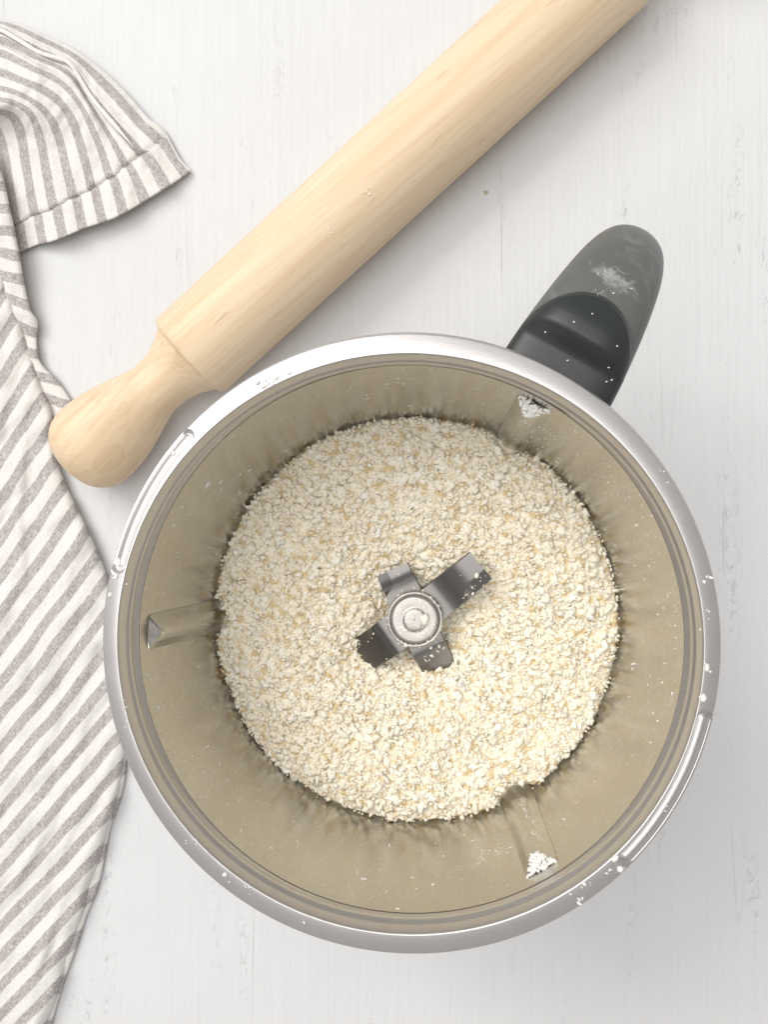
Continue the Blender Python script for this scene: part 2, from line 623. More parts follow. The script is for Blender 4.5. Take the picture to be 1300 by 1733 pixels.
def food_z(x, y):
    r = math.hypot(x, y)
    z = FOOD_Z - 0.0002
    z -= 0.0095 * math.exp(-((r - 0.004) / 0.0140) ** 2)
    z -= 0.0030 * math.exp(-(((x + 0.018) / 0.016) ** 2 + ((y + 0.016) / 0.013) ** 2))
    z += 0.0022 * math.exp(-((r - 0.050) / 0.020) ** 2)
    z += 0.0024 * nz(x * 45, y * 45, 3.1) + 0.0013 * nz(x * 120, y * 120, 8.0)
    e = (r - 0.066) / 0.011
    if e > 0:
        z -= 0.0030 * e * e
    return z


def rib_gap(x, y):
    """how far a point lies clear of the nearest rib"""
    a = math.degrees(math.atan2(y, x)) % 360
    r = math.hypot(x, y)
    g = 9.0
    for b in RIBS:
        d = abs((a - b + 180) % 360 - 180)
        across = math.radians(d) * r
        g = min(g, max(across - 0.0062, wall_r(FOOD_Z) - 0.0062 + across * 0.55 - r))
    return g


FOOD = empty('pastry_crumbs', (0, 0, FOOD_Z - 0.012))
tag(FOOD, 'pale crumbly flour and butter mixture filling the steel bowl', 'pastry crumbs', kind='stuff')
inv = np.array([0, 0, -(FOOD_Z - 0.012)])
# clumped bed: lumps from cell distances, finer grain on top
NR, n = 230, 1150
rr = np.linspace(0.0008, 0.0775, NR)


def clump_h(x, y):
    wx, wy = x + 0.0011 * nz(x * 260, y * 260, 1), y + 0.0011 * nz(x * 260, y * 260, 6)
    d1 = mnoise.voronoi(Vector((wx * 330, wy * 330, 0.4)))[0]
    d2 = mnoise.voronoi(Vector((wx * 760 + 9, wy * 760, 1.7)))[0]
    k = smooth1(0.5 + nz(x * 90, y * 90, 7))
    h = 0.0025 * min(d1[1] - d1[0], 0.50) * (0.5 + k) + 0.0016 * min(d2[1] - d2[0], 0.55)
    return h + 0.0004 * nz(x * 1400, y * 1400, 3)


def smooth1(t):
    t = min(max(t, 0), 1)
    return t * t * (3 - 2 * t)


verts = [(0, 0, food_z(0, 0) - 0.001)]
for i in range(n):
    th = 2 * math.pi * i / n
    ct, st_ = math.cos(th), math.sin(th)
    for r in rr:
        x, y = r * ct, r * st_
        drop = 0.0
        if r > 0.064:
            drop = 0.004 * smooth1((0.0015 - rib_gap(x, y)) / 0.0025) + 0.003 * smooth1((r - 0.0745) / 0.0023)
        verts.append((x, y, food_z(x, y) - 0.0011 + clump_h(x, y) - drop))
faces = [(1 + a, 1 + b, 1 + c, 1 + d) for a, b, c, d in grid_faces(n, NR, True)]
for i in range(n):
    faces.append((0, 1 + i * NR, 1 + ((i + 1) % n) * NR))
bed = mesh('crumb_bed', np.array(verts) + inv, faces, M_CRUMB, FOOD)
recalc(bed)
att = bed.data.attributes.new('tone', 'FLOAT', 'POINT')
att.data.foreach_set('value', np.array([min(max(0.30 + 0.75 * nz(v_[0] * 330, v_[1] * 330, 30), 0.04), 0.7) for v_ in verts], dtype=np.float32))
bed['kind'] = 'stuff'


def ico(sub):
    b = bmesh.new()
    bmesh.ops.create_icosphere(b, subdivisions=sub, radius=1.0)
    b.verts.ensure_lookup_table()
    V = np.array([v.co for v in b.verts])
    Fc = np.array([[v.index for v in f.verts] for f in b.faces])
    b.free()
    return V, Fc


def variants(sub, count, amp):
    V, Fc = ico(sub)
    out = []
    for k in range(count):
        s = np.array([1 + amp * (0.9 * nz(*(v * 1.1 + k * 7.3)) + 0.55 * nz(*(v * 2.6 + k * 3.1 + 40)) + 0.25 * nz(*(v * 5.5 + k))) for v in V])
        sq = np.array([1.1, rng.uniform(0.5, 1.0), rng.uniform(0.38, 0.75)])
        out.append(V * s[:, None] * sq)
    return out, Fc


def crumb_mesh(name, pos, rad, tone, sub, mat, parent, amp=0.55, flat=1.0, count=24, origin=None):
    var, Fc = variants(sub, count, amp)
    nv = len(var[0])
    N = len(pos)
    allv = np.empty((N, nv, 3), dtype=np.float32)
    for i in range(N):
        q = rng.normal(size=4)
        q /= np.linalg.norm(q)
        w, x, y, z = q
        R = np.array([[1 - 2 * (y * y + z * z), 2 * (x * y - z * w), 2 * (x * z + y * w)], [2 * (x * y + z * w), 1 - 2 * (x * x + z * z), 2 * (y * z - x * w)], [2 * (x * z - y * w), 2 * (y * z + x * w), 1 - 2 * (x * x + y * y)]])
        v = var[rng.integers(count)] @ R.T
        v = v * rad[i]
        v[:, 2] *= flat
        allv[i] = v + pos[i]
    fa = (Fc[None] + (np.arange(N) * nv)[:, None, None]).reshape(-1, 3).astype(np.int32)
    me = bpy.data.meshes.new(name)
    me.vertices.add(N * nv)
    me.vertices.foreach_set('co', allv.ravel())
    me.loops.add(fa.size)
    me.loops.foreach_set('vertex_index', fa.ravel())
    me.polygons.add(len(fa))
    me.polygons.foreach_set('loop_start', np.arange(0, fa.size, 3, dtype=np.int32))
    me.polygons.foreach_set('use_smooth', np.ones(len(fa), dtype=bool))
    me.update(calc_edges=True)
    a = me.attributes.new('tone', 'FLOAT', 'POINT')
    a.data.foreach_set('value', np.repeat(np.asarray(tone, dtype=np.float32), nv))
    me.materials.append(mat)
    o = bpy.data.objects.new(name, me)
    col.objects.link(o)
    if parent is not None:
        o.parent = parent
    return o


def scatter(N, med, spread, lift, rmax=0.0775):
    pos, rad, tone = [], [], []
    while len(pos) < N:
        r = rmax * math.sqrt(rng.random())
        th = rng.random() * 2 * math.pi
        edge = wall_r(FOOD_Z) - 0.0002 + 0.0011 * nz(math.cos(th) * 5, math.sin(th) * 5, 2) + 0.0006 * nz(math.cos(th) * 24, math.sin(th) * 24, 5)
        x, y = r * math.cos(th), r * math.sin(th)
        s = min(med * math.exp(rng.normal() * spread), 0.0021)
        if r + s * 0.7 > edge or rib_gap(x, y) < s * 0.5:
            continue
        z = food_z(x, y) + lift * (rng.random() - 0.5)
        pos.append((x, y, z))
        rad.append(s)
        patch = 0.5 + 0.5 * nz(x * 60, y * 60, 20)
        tone.append(np.clip(0.36 + 0.40 * patch + rng.normal() * 0.17, 0.1, 1) if (rng.random() > 0.10 or s > 0.0008) else rng.uniform(0, 0.08))
    return np.array(pos) + inv, np.array(rad), np.array(tone)


p, r, t = scatter(10000, 0.00064, 0.42, 0.0013)
o = crumb_mesh('small_crumbs', p, r, t, 1, M_CRUMB, FOOD, 1.05, 0.85)
o['kind'] = 'stuff'
p, r, t = scatter(1700, 0.00150, 0.30, 0.0009)
o = crumb_mesh('large_crumbs', p - [0, 0, 0.0005], r, t, 2, M_CRUMB, FOOD, 1.25, 0.75)
o['kind'] = 'stuff'

# ------------------------------------------------------------------ blades
HUB_Z = FOOD_Z + 0.0056
BLADE = empty('cutting_blades', (0.0010, 0.0004, HUB_Z))
tag(BLADE, 'dark-reflecting steel four-armed chopping blades with round hub, half sunk in crumbs', 'blades')


def lathe(name, ring, mat, parent, n=96):
    v = []
    for i in range(n):
        th = 2 * math.pi * i / n
        v += [(r * math.cos(th), r * math.sin(th), z) for r, z in ring]
    return recalc(mesh(name, v, grid_faces(n, len(ring), True), mat, parent))


hub = lathe('hub', [(0.0105, -0.030), (0.0105, -0.004), (0.0103, 0.0008), (0.0098, 0.0014), (0.0092, 0.0012), (0.0089, 0.0002), (0.0086, 0.0001)], M_HUB, BLADE)
lathe('cap', [(0.0086, -0.001), (0.0085, 0.0016), (0.0082, 0.0020), (0.0076, 0.0021), (0.0050, 0.0021), (0.0043, 0.0020), (0.0040, 0.0025), (0.0036, 0.0027), (0.0020, 0.0027), (0.0002, 0.0027)], M_HUB, hub)


def blade(angle, prof, w0, w1, side=1, base=0.0):
    """a bent bar: prof lists (distance, height); the bar narrows from w0 to w1 with a ground edge on one side"""
    d = catmull(prof, 26)
    a = math.radians(angle)
    e, f = np.array([math.cos(a), math.sin(a), 0]), np.array([-math.sin(a), math.cos(a), 0])
    L = d[-1, 0]
    v, m = [], 8
    for (s, z) in d:
        k = max(s / L, 0)
        w = w0 + (w1 - w0) * k
        cut = 0.0045 * float(smoothstep(0.55, 0.75, k)) * side
        th = 0.0013
        lo, hi = -w, w
        lo2, hi2 = (lo + abs(cut), hi - 0.0004) if side > 0 else (lo + 0.0004, hi - abs(cut))
        sec = [(lo, z - th), (hi, z - th), (hi, z - 0.0008 if side > 0 else z - th * 0.95), (hi2, z), (0.5 * (lo2 + hi2), z + 0.0001), (lo2, z), (lo, z - 0.0006 if side < 0 else z - th * 0.95)]
        m = len(sec)
        for y, zz in sec:
            v.append(e * s + f * y + np.array([0, 0, zz + base]))
    faces = []
    for i in range(len(d) - 1):
        for j in range(m):
            faces.append((i * m + j, i * m + (j + 1) % m, (i + 1) * m + (j + 1) % m, (i + 1) * m + j))
    faces.append(tuple(range(m)))
    faces.append(tuple((len(d) - 1) * m + j for j in range(m)))
    b = recalc(mesh('blade', v, faces, M_BLADE, BLADE))
    mod = b.modifiers.new('edge', 'EDGE_SPLIT')
    mod.split_angle = math.radians(11)
    return b


blade(40, [(0.0, -0.0015), (0.0105, -0.0015), (0.0150, -0.0005), (0.0195, 0.0020), (0.0240, 0.0040), (0.0290, 0.0048), (0.0312, 0.0050)], 0.0072, 0.0063, 1)
blade(216, [(0.0, -0.0016), (0.0105, -0.0016), (0.0135, -0.0024), (0.0165, -0.0040), (0.0205, -0.0066), (0.0260, -0.0100)], 0.0072, 0.0068, 1)
blade(115, [(0.0, -0.0032), (0.0105, -0.0032), (0.0140, -0.0028), (0.0170, -0.0020), (0.0200, -0.0022)], 0.0070, 0.0064, -1)
blade(295, [(0.0, -0.0034), (0.0105, -0.0034), (0.0140, -0.0042), (0.0175, -0.0060), (0.0215, -0.0078), (0.0260, -0.011)], 0.0066, 0.0066, 1)

# ------------------------------------------------------------------ rolling pin
PR = 0.0222
pa, pb = at(319.5, 605, PR), at(980, -3, PR)
ax = pb - pa
ax /= np.linalg.norm(ax)
PIN = empty('rolling_pin', tuple(pa))
PIN.rotation_euler = (0, 0, math.atan2(ax[1], ax[0]))
tag(PIN, 'pale wooden rolling pin with turned handle lying behind the bowl', 'rolling pin')


def turned(name, ring, n=128):
    v = []
    for i in range(n):
        th = 2 * math.pi * i / n
        v += [(x, r * math.cos(th), r * math.sin(th)) for x, r in ring]
    return recalc(mesh(name, v, grid_faces(n, len(ring), True), M_WOOD, PIN))


turned('barrel', [(0.0004, 0.0002), (0.0002, PR * 0.5), (0.0, PR * 0.93), (0.0003, PR * 0.965), (0.0012, PR * 0.99), (0.0030, PR)] + [(x, PR) for x in np.linspace(0.006, 0.262, 40)] + [(0.2652, PR * 0.98), (0.266, PR * 0.9), (0.266, 0.0002)])
S = 1 / 3757.0
hand = [(0.5, 75), (-4, 71), (-12, 66.5), (-24, 60), (-40, 54), (-60, 50), (-85, 50), (-110, 57), (-135, 65), (-165, 73.5), (-198, 79), (-228, 80), (-248, 76), (-263, 68), (-274, 57), (-282, 42), (-286, 25), (-287, 12), (-287.5, 0.5)]
hc = catmull([(x * S, r * S) for x, r in hand], 90)
turned('handle', hc)
turned('handle', np.array([[0.266 - x, r] for x, r in hc]))

# ------------------------------------------------------------------ tea towel
TOWEL = empty('tea_towel', tuple(at(0, 900, 0)))
tag(TOWEL, 'crumpled linen tea towel with white and grey stripes at the left edge', 'tea towel')
t_inv = -np.array(at(0, 900, 0))


def cloth(name, curves, nu, nv, svals, stripe_fn=None, bumps=None, mat=M_CLOTH, vscale=34.0, thick=0.0009):
    """surface lofted through curves of (px, py, z); every curve keeps one stripe value unless stripe_fn says otherwise"""
    C = [even(c, nv) for c in curves]
    C = np.array(C)                                       # (curves, nv, 3)
    sv = np.asarray(svals, dtype=float)
    G_ = np.array([catmull(np.hstack([C[:, j], sv[:, None]]), nu) for j in range(nv)])   # (nv, nu, 4)
    verts, uvs = [], []
    for i in range(nu):
        for j in range(nv):
            px, py, z, s = G_[j, i]
            if bumps is not None:
                z += bumps(px, py, i / (nu - 1), j / (nv - 1), s)
            z = max(z, 0.0006)
            verts.append(at(px, py, z) + t_inv)
            if stripe_fn is None:
                hem = 0.16 * float(smoothstep(0.160, 0.150, j / (nv - 1)))
                uvs.append((s + hem + 0.04 * nz(s * 1.7, j * 0.05, 2), j / (nv - 1) * 400 / vscale))
            else:
                uvs.append(stripe_fn(px, py))
    o = mesh(name, verts, grid_faces(nu, nv), mat, TOWEL, uvs=uvs)
    sm = o.modifiers.new('thickness', 'SOLIDIFY')
    sm.thickness = thick
    sm.offset = 0
    return o


# large panel whose folded edge runs down the picture
edge = [(-12, 430), (12, 485), (38, 560), (62, 640), (84, 695), (88, 760), (110, 822), (137, 878), (161, 930), (182, 985), (200, 1060), (212, 1150), (214, 1230), (205, 1300), (193, 1360), (171, 1432), (151, 1500), (122, 1590), (97, 1672), (72, 1745), (50, 1810)]


def offset(dx, z, wob=0.0):
    out = []
    for k, (x, y) in enumerate(edge):
        zz = z
        if y < 760: zz += 0.004 * (1 - (y - 430) / 330)
        out.append((x + dx + wob * nz(y * 0.013, dx * 0.1), y, max(zz, 0.0008)))
    return out


Y0 = np.array([0, 600, 900, 1200, 1500, 2600.0])
PITCH = np.array([70, 69, 66, 55, 49, 47.0])
ygrid = np.linspace(0, 2600, 1301)
cum = np.concatenate([[0], np.cumsum(2.0 / np.interp((ygrid[1:] + ygrid[:-1]) / 2, Y0, PITCH))])


def panel_stripe(px, py):
    th = np.interp(py + px * 0.6, [500, 900, 1200, 1500, 1800], [57, 55, 51, 47, 45])
    wob = 4.5 * nz(px * 0.012, py * 0.008, 4) + 2.2 * nz(px * 0.03, py * 0.022, 9)
    wob += 7 * math.exp(-((px - 38) / 16) ** 2) * math.exp(-((py - 850) / 130) ** 2)
    y0 = py + px * math.tan(math.radians(th)) + wob
    s = np.interp(y0, ygrid, cum)
    along = (px * math.cos(math.radians(th)) - py * math.sin(math.radians(th))) / 34.0
    return (float(s) + 0.22, along)


def panel_bumps(px, py, u, v, s):
    if u < 0.06: return 0.0
    k = min((u - 0.06) / 0.12, 1)
    b = 0.0030 * nz(px * 0.011, py * 0.006, 1) + 0.0024 * nz(px * 0.026 + py * 0.014, py * 0.013 - px * 0.006, 6)
    b += 0.0011 * nz(px * 0.05 + py * 0.02, py * 0.03, 13)
    b += 0.0016 * math.exp(-((px - 36 - 6 * math.sin(py * 0.02)) / 9) ** 2) * math.exp(-((py - 860) / 150) ** 2)
    b += 0.0014 * math.exp(-((px - 0.55 * (1500 - py) - 20) / 10) ** 2) * math.exp(-((py - 1440) / 90) ** 2)
    b += 0.0012 * math.exp(-((px - 0.35 * (1700 - py) - 40) / 9) ** 2) * math.exp(-((py - 1600) / 100) ** 2)
    return k * b


cloth('towel_panel', [offset(-16, 0.0012), offset(-3, 0.0022), offset(0, 0.0045), offset(-7, 0.0074, 1.5), offset(-22, 0.0088, 3), offset(-60, 0.0096, 6), offset(-110, 0.0100, 8), offset(-170, 0.0100, 8), offset(-240, 0.0100), offset(-330, 0.0090)], 110, 300, range(10), panel_stripe, panel_bumps)

# lower layers seen along the panel's edge at the bottom
lo_edge = [(208, 1255), (207, 1300), (198, 1350), (181, 1400), (171, 1450), (160, 1500), (140, 1550), (124, 1600), (106, 1650), (90, 1700), (74, 1760)]


def low(dx, z):
    return [(x + dx, y, z) for x, y in lo_edge]


cloth('under_layer', [low(-12, 0.0009), low(2, 0.0012), low(4, 0.0022), low(-2, 0.0034), low(-20, 0.0040), low(-60, 0.0040)], 30, 120, range(6), lambda px, py: (panel_stripe(px - 14, py + 8)), None)

# the side of the fold between the panel and the turned corner
z8 = lambda *a: [(x / 2.8875, 400 + y / 2.8875, z) for x, y, z in a]
band_r = [(-30, 215, .010), (2, 300, .013), (14, 350, .0135), (28, 418, .012), (41, 490, .0095), (50, 526, .008), (61, 545, .0062), (60, 582, .0050), (67, 615, .0046), (98, 648, .0038), (121, 684, .0030), (128, 702, .0026), (120, 735, .0020)]


def bandc(dx, f, dz):
    return [(x + dx, y + 0.10 * dx, max(z * f + dz, 0.0009)) for x, y, z in band_r]


def band_bump(px, py, u, v, s):
    return 0.0008 * nz(px * 0.05, py * 0.03, 2) + 0.0009 * math.sin(py * 0.085) * math.exp(-((py - 560) / 60) ** 2)


def band_stripe(px, py):
    th = np.interp(py, [300, 450, 560, 700], [0.10, 0.22, 0.42, 0.30])
    y0 = py - px * th + 3 * nz(px * 0.03, py * 0.02, 3)
    return ((y0 - 446) / 37.0, px / 34.0)


cloth('towel_side_fold', [bandc(-5, 0.4, 0), bandc(0, 0.7, 0), bandc(-2, 0.95, 0.0006), bandc(-14, 1.0, 0.0014), bandc(-34, 1.0, 0.0014), bandc(-60, 0.9, 0.0), bandc(-110, 0.7, 0.0)], 50, 180, range(7), band_stripe, band_bump)

# turned corner with its two hems
q = lambda zs, *a: [(x / 3.25, y / 3.25, z) for (x, y), z in zip(a, np.interp(np.linspace(0, 1, len(a)), np.linspace(0, 1, len(zs)), zs))]
flap = [
    q((.0025, .0035, .005, .006, .006), (1047, 937), (985, 868), (903, 722), (822, 658), (760, 590), (660, 480), (540, 370), (400, 270), (250, 200), (100, 135), (0, 112), (-160, 100)),
    q((.0040, .0065, .009, .011, .011), (1000, 975), (930, 880), (850, 760), (770, 690), (700, 610), (600, 500), (490, 390), (385, 305), (240, 232), (100, 165), (0, 132), (-160, 118)),
    q((.0060, .0085, .012, .015, .015), (880, 1052), (800, 905), (712, 788), (625, 690), (560, 610), (480, 510), (420, 410), (350, 340), (220, 285), (90, 215), (0, 165), (-160, 150)),
    q((.0075, .010, .014, .016, .015), (700, 1162), (648, 985), (590, 830), (540, 720), (490, 620), (440, 540), (380, 462), (300, 405), (190, 355), (90, 300), (0, 262), (-160, 240)),
    q((.0080, .011, .016, .020, .018), (580, 1217), (535, 1030), (490, 850), (455, 740), (420, 650), (375, 580), (310, 510), (225, 462), (130, 425), (60, 395), (0, 372), (-160, 350)),
    q((.0075, .011, .018, .023, .020), (470, 1252), (425, 1040), (385, 870), (358, 765), (330, 690), (290, 625), (230, 570), (150, 520), (80, 490), (30, 475), (-20, 465), (-170, 450)),
    q((.0060, .010, .018, .024, .021), (300, 1322), (255, 1090), (225, 920), (205, 800), (185, 715), (165, 655), (130, 612), (85, 585), (35, 570), (-10, 565), (-60, 560), (-200, 560)),
    q((.0045, .008, .015, .021, .018), (200, 1347), (155, 1110), (125, 930), (108, 810), (90, 730), (72, 680), (45, 645), (5, 625), (-35, 617), (-70, 615), (-110, 615), (-230, 620)),
    q((.0030, .005, .009, .014, .014), (105, 1387), (60, 1120), (30, 940), (10, 830), (-10, 760), (-35, 712), (-60, 690), (-90, 680), (-120, 675), (-150, 675), (-180, 680), (-270, 690)),
    q((.0015, .002, .003, .008, .010), (0, 1410), (-30, 1150), (-60, 960), (-80, 850), (-100, 790), (-120, 750), (-145, 730), (-170, 720), (-195, 718), (-220, 720), (-250, 722), (-330, 730)),
]
flap_s = [0.0, 0.55, 1.6, 3.15, 4.2, 5.2, 6.75, 7.7, 8.6, 9.6]


def flap_bumps(px, py, u, v, s):
    b = 0.0014 * nz(px * 0.026, py * 0.02, 11) + 0.0006 * nz(px * 0.07, py * 0.05, 15)
    # hem: the stitch line pulls the cloth down
    b -= 0.0018 * math.exp(-((v - 0.155 - 0.012 * nz(s * 2, 0, 1)) / 0.010) ** 2) * (1 if s > 1.2 else 0.3)
    b -= 0.0009 * math.exp(-((s - 1.55) / 0.10) ** 2) * (1 if v > 0.1 else 0)
    b += 0.0010 * math.exp(-((s - 1.25) / 0.16) ** 2)
    # small gathers along the hem
    b += 0.0004 * math.sin(s * 7.0) * math.exp(-((v - 0.10) / 0.07) ** 2)
    # a long soft fold following the inner stripes
    b += 0.0036 * math.exp(-((s - 3.6 + v * 1.2) / 0.40) ** 2) * v
    b += 0.0022 * math.exp(-((s - 6.0 - v * 0.8) / 0.5) ** 2) * (1 - v)
    b -= 0.0016 * math.exp(-((s - 2.3 + v * 0.6) / 0.3) ** 2) * (0.3 + v)
    return b


cloth('towel_corner', flap, 130, 150, flap_s, None, flap_bumps)


def ribbon(name, pts, rad, mat):
    c = even(pts, 90)
    w = [at(x, y, z) for x, y, z in c]
    v, m = [], 10
    for i in range(len(w)):
        t = w[min(i + 1, len(w) - 1)] - w[max(i - 1, 0)]
        t = t / np.linalg.norm(t)
        sd = np.cross(t, [0, 0, 1])
        sd /= np.linalg.norm(sd)
        up = np.cross(sd, t)
        rr = rad * (1 + 0.25 * nz(i * 0.25, 3)) * min(1, 0.15 + i / 12)
        for j in range(m):
            a = 2 * math.pi * j / m
            v.append(w[i] + sd * math.cos(a) * rr + up * math.sin(a) * rr * 0.55 + t_inv)
    f = []
    for i in range(len(w) - 1):
        for j in range(m):
            f.append((i * m + j, i * m + (j + 1) % m, (i + 1) * m + (j + 1) % m, (i + 1) * m + j))
    uv = [((k % m) / m * 0.2, (k // m) * 0.12) for k in range(len(v))]
    return recalc(mesh(name, v, f, mat, TOWEL, uvs=uv))


ribbon('side_hem', q((.0135, .0125, .0160, .0165), (722, 795), (640, 700), (570, 620), (490, 520), (425, 415), (365, 338), (215, 288), (90, 215), (0, 165), (-120, 140)), 0.0011, M_PLAIN)

# ------------------------------------------------------------------ flour and crumbs left on things


def flecks(name, label, cat, spots, mat=M_FLOUR):
    """spots: (x, y, z, size, stretch, heading)"""
    V, Fc = ico(1)
    verts, faces = [], []
    for (x, y, z, s, st, hd_) in spots:
        c, sn = math.cos(hd_), math.sin(hd_)
        k = rng.uniform(0, 99)
        b = len(verts)
        for p_ in V:
            n_ = 1 + 0.5 * nz(*(p_ * 1.3 + k)) + 0.35 * nz(*(p_ * 3 + k))
            lx, ly, lz = p_[0] * s * st * n_, p_[1] * s / math.sqrt(st) * n_, p_[2] * s * 0.55 * n_
            verts.append((x + lx * c - ly * sn, y + lx * sn + ly * c, z + lz))
        faces += [tuple(f_ + b) for f_ in Fc]
    o = mesh(name, verts, faces, mat)
    att = o.data.attributes.new('tone', 'FLOAT', 'POINT')
    att.data.foreach_set('value', np.full(len(verts), 0.8, dtype=np.float32))
    tag(o, label, cat, kind='stuff')
    return o


def on_rim(px, py):
    p_ = at(px, py, RIM_Z)
    th, r = math.atan2(p_[1], p_[0]), math.hypot(p_[0], p_[1])
    return p_[0], p_[1], rim_z(min(max(r, float(inner_edge(th))), R_OUT), th), th


spots = []
clusters = [(450, 648, 16, 8, 22), (197, 950, 6, 8, 5), (193, 975, 4, 4, 2), (1196, 1130, 4, 10, 6), (1190, 1182, 6, 5, 6), (1130, 1375, 5, 5, 3), (1040, 1450, 5, 6, 4), (995, 1500, 10, 6, 6), (1040, 1475, 12, 8, 7), (330, 1415, 14, 22, 22), (410, 1490, 30, 22, 16), (560, 1555, 26, 8, 10), (300, 780, 16, 20, 8), (260, 860, 10, 22, 6), (215, 1000, 5, 60, 10), (215, 1180, 6, 60, 12), (1195, 1000, 8, 60, 8), (1120, 800, 14, 40, 6), (980, 1520, 20, 14, 9)]
for cx, cy, sx, sy, n_ in clusters:
    for _ in range(n_):
        x, y, z, th = on_rim(cx + rng.normal() * sx * 0.6, cy + rng.normal() * sy * 0.6)
        r_ = math.hypot(x, y)
        if r_ > R_OUT - 0.0003 or r_ < 0.0860: continue
        s = 0.00028 * math.exp(rng.normal() * 0.5)
        spots.append((x, y, z + s * 0.3, s, rng.uniform(1, 2), rng.uniform(0, 3.1)))
for (px, py, s) in ((194, 952, 0.0013), (197, 975, 0.0008), (1196, 1130, 0.0010), (1190, 1182, 0.0012), (1041, 1452, 0.0010), (452, 650, 0.0008), (468, 640, 0.0009), (490, 632, 0.0008), (185, 1007, 0.0008)):
    x, y, z, th = on_rim(px, py)
    spots.append((x, y, z + s * 0.2, s, 1.3, th + 1.57))
flecks('flour_on_rim', 'white flour flecks scattered over the steel rim', 'flour', spots)

spots = []
for _ in range(230):
    th = rng.uniform(0, 2 * math.pi)
    z = RIM_Z - 0.012 - 0.052 * rng.random() ** 1.3
    if min(abs((math.degrees(th) - b + 180) % 360 - 180) for b in RIBS) < 7: continue
    r_ = wall_r(z)
    s = 0.00022 * math.exp(rng.normal() * 0.45)
    spots.append((r_ * math.cos(th), r_ * math.sin(th), z, s, rng.uniform(1, 3.2), th + rng.choice([1.57, 1.57, 0.4])))
flecks('flour_on_wall', 'tiny pale flecks stuck to the inner steel wall', 'flour', spots)


def clump(name, label, ang, n_, sx, sy):
    th = math.radians(ang)
    er, et = np.array([math.cos(th), math.sin(th)]), np.array([-math.sin(th), math.cos(th)])
    rb_ = wall_r(RIB_TOP)
    sp = []
    for _ in range(n_):
        y = rng.random()
        x = (rng.random() - 0.5) * 2 * (1 - y * 0.8) * sx
        p_ = er * (rb_ - 0.0004 - y * sy) + et * x
        sp.append((p_[0], p_[1], RIB_TOP - 0.0003 - y * 0.0024, 0.00042 * math.exp(rng.normal() * 0.35), 1.5, rng.uniform(0, 3)))
    return flecks(name, label, 'flour', sp)


clump('flour_clump', 'white flour caked on the rib top nearest the black handle', 61.0, 150, 0.0058, 0.0042)
clump('flour_clump', 'white flour caked on the rib top near the bottom of the bowl', 300.5, 150, 0.0055, 0.0042)

spots = []
for (u, w_) in ((556, 388), (560, 394), (551, 396), (566, 386), (625, 328), (626, 340), (620, 325), (786, 222)):
    p_ = at(u, w_, 2 * PR - 0.0005)
    d_ = abs(np.cross(ax[:2], p_[:2] - pa[:2]))
    zz = PR + math.sqrt(max(PR * PR - d_ * d_, 1e-6))
    p_ = at(u, w_, zz)
    s = 0.0006 * rng.uniform(0.5, 1.3)
    spots.append((p_[0], p_[1], zz + s * 0.2, s, 1.2, rng.uniform(0, 3)))
flecks('dough_on_pin', 'few pale dough crumbs stuck on the rolling pin barrel', 'dough crumbs', spots, M_CRUMB)


from mathutils.bvhtree import BVHTree


def surface(objs):
    """first surface met when looking from the camera through a pixel"""
    V, P = [], []
    for o_ in objs:
        mw = o_.matrix_basis.copy()
        q_ = o_.parent
        while q_ is not None:
            mw = q_.matrix_basis @ mw
            q_ = q_.parent
        b_ = len(V)
        V += [mw @ v_.co for v_ in o_.data.vertices]
        P += [tuple(i_ + b_ for i_ in p_.vertices) for p_ in o_.data.polygons]
    tree = BVHTree.FromPolygons(V, P)

    def hit(px, py):
        d_ = Vector(at(px, py, 0.0)) - Vector(_C)
        h_ = tree.ray_cast(Vector(_C), d_.normalized())
        return h_[0]
    return hit


hit = surface([o_ for o_ in bpy.data.objects if o_.parent is HANDLE])
spots = []
for (px, py) in ((924, 562), (961, 610), (1045, 586), (1031, 622), (1036, 643), (1027, 646), (972, 545), (1003, 531)):
    h_ = hit(px, py)
    if h_: spots.append((*h_, 0.0003, 1.2, 0.3))
for k in range(26):                                      # pale crescent smear on the grip
    t_ = rng.random()
    px, py = 1008 + 62 * t_ + rng.normal() * 2, 463 + 26 * t_ ** 1.6 - 16 * math.sin(t_ * 3.1) * rng.random() + rng.normal() * 1.5
    h_ = hit(px, py)
    if h_: spots.append((*h_, 0.00010 * math.exp(rng.normal() * 0.4), 2.6, -0.4))
for k in range(14):
    t_ = rng.random()
    h_ = hit(1000 + 30 * t_ + rng.normal() * 4, 500 - 10 * t_ + rng.normal() * 3) if k < 22 else hit(1066 + 9 * t_ + rng.normal() * 1.5, 500 + 42 * t_)
    if h_: spots.append((*h_, 0.00013 * math.exp(rng.normal() * 0.4), 1.6, 0.4))
# thin film of flour wiped over the grip: a pale stain with a shape of its own
c1_ = hit(1040, 470)
gm = M_GRIP.node_tree
bs = gm.nodes['Principled BSDF']
base_link = bs.inputs['Base Color'].links[0].from_socket
tc_ = gm.nodes.new('ShaderNodeTexCoord')
mp_ = gm.nodes.new('ShaderNodeMapping')
mp_.vector_type = 'TEXTURE'
mp_.inputs['Location'].default_value = c1_
mp_.inputs['Rotation'].default_value = (0, 0, math.radians(-32))
mp_.inputs['Scale'].default_value = (0.0100, 0.0040, 0.008)
ln_ = gm.nodes.new('ShaderNodeVectorMath')
ln_.operation = 'LENGTH'
no_ = gm.nodes.new('ShaderNodeTexNoise')
no_.inputs['Scale'].default_value = 330
no_.inputs['Detail'].default_value = 5
no_.inputs['Distortion'].default_value = 1.2
ad_ = gm.nodes.new('ShaderNodeMath')
ad_.operation = 'MULTIPLY_ADD'
ad_.inputs[1].default_value = 2.2
rp_ = gm.nodes.new('ShaderNodeValToRGB')
rp_.color_ramp.elements[0].position = 0.42
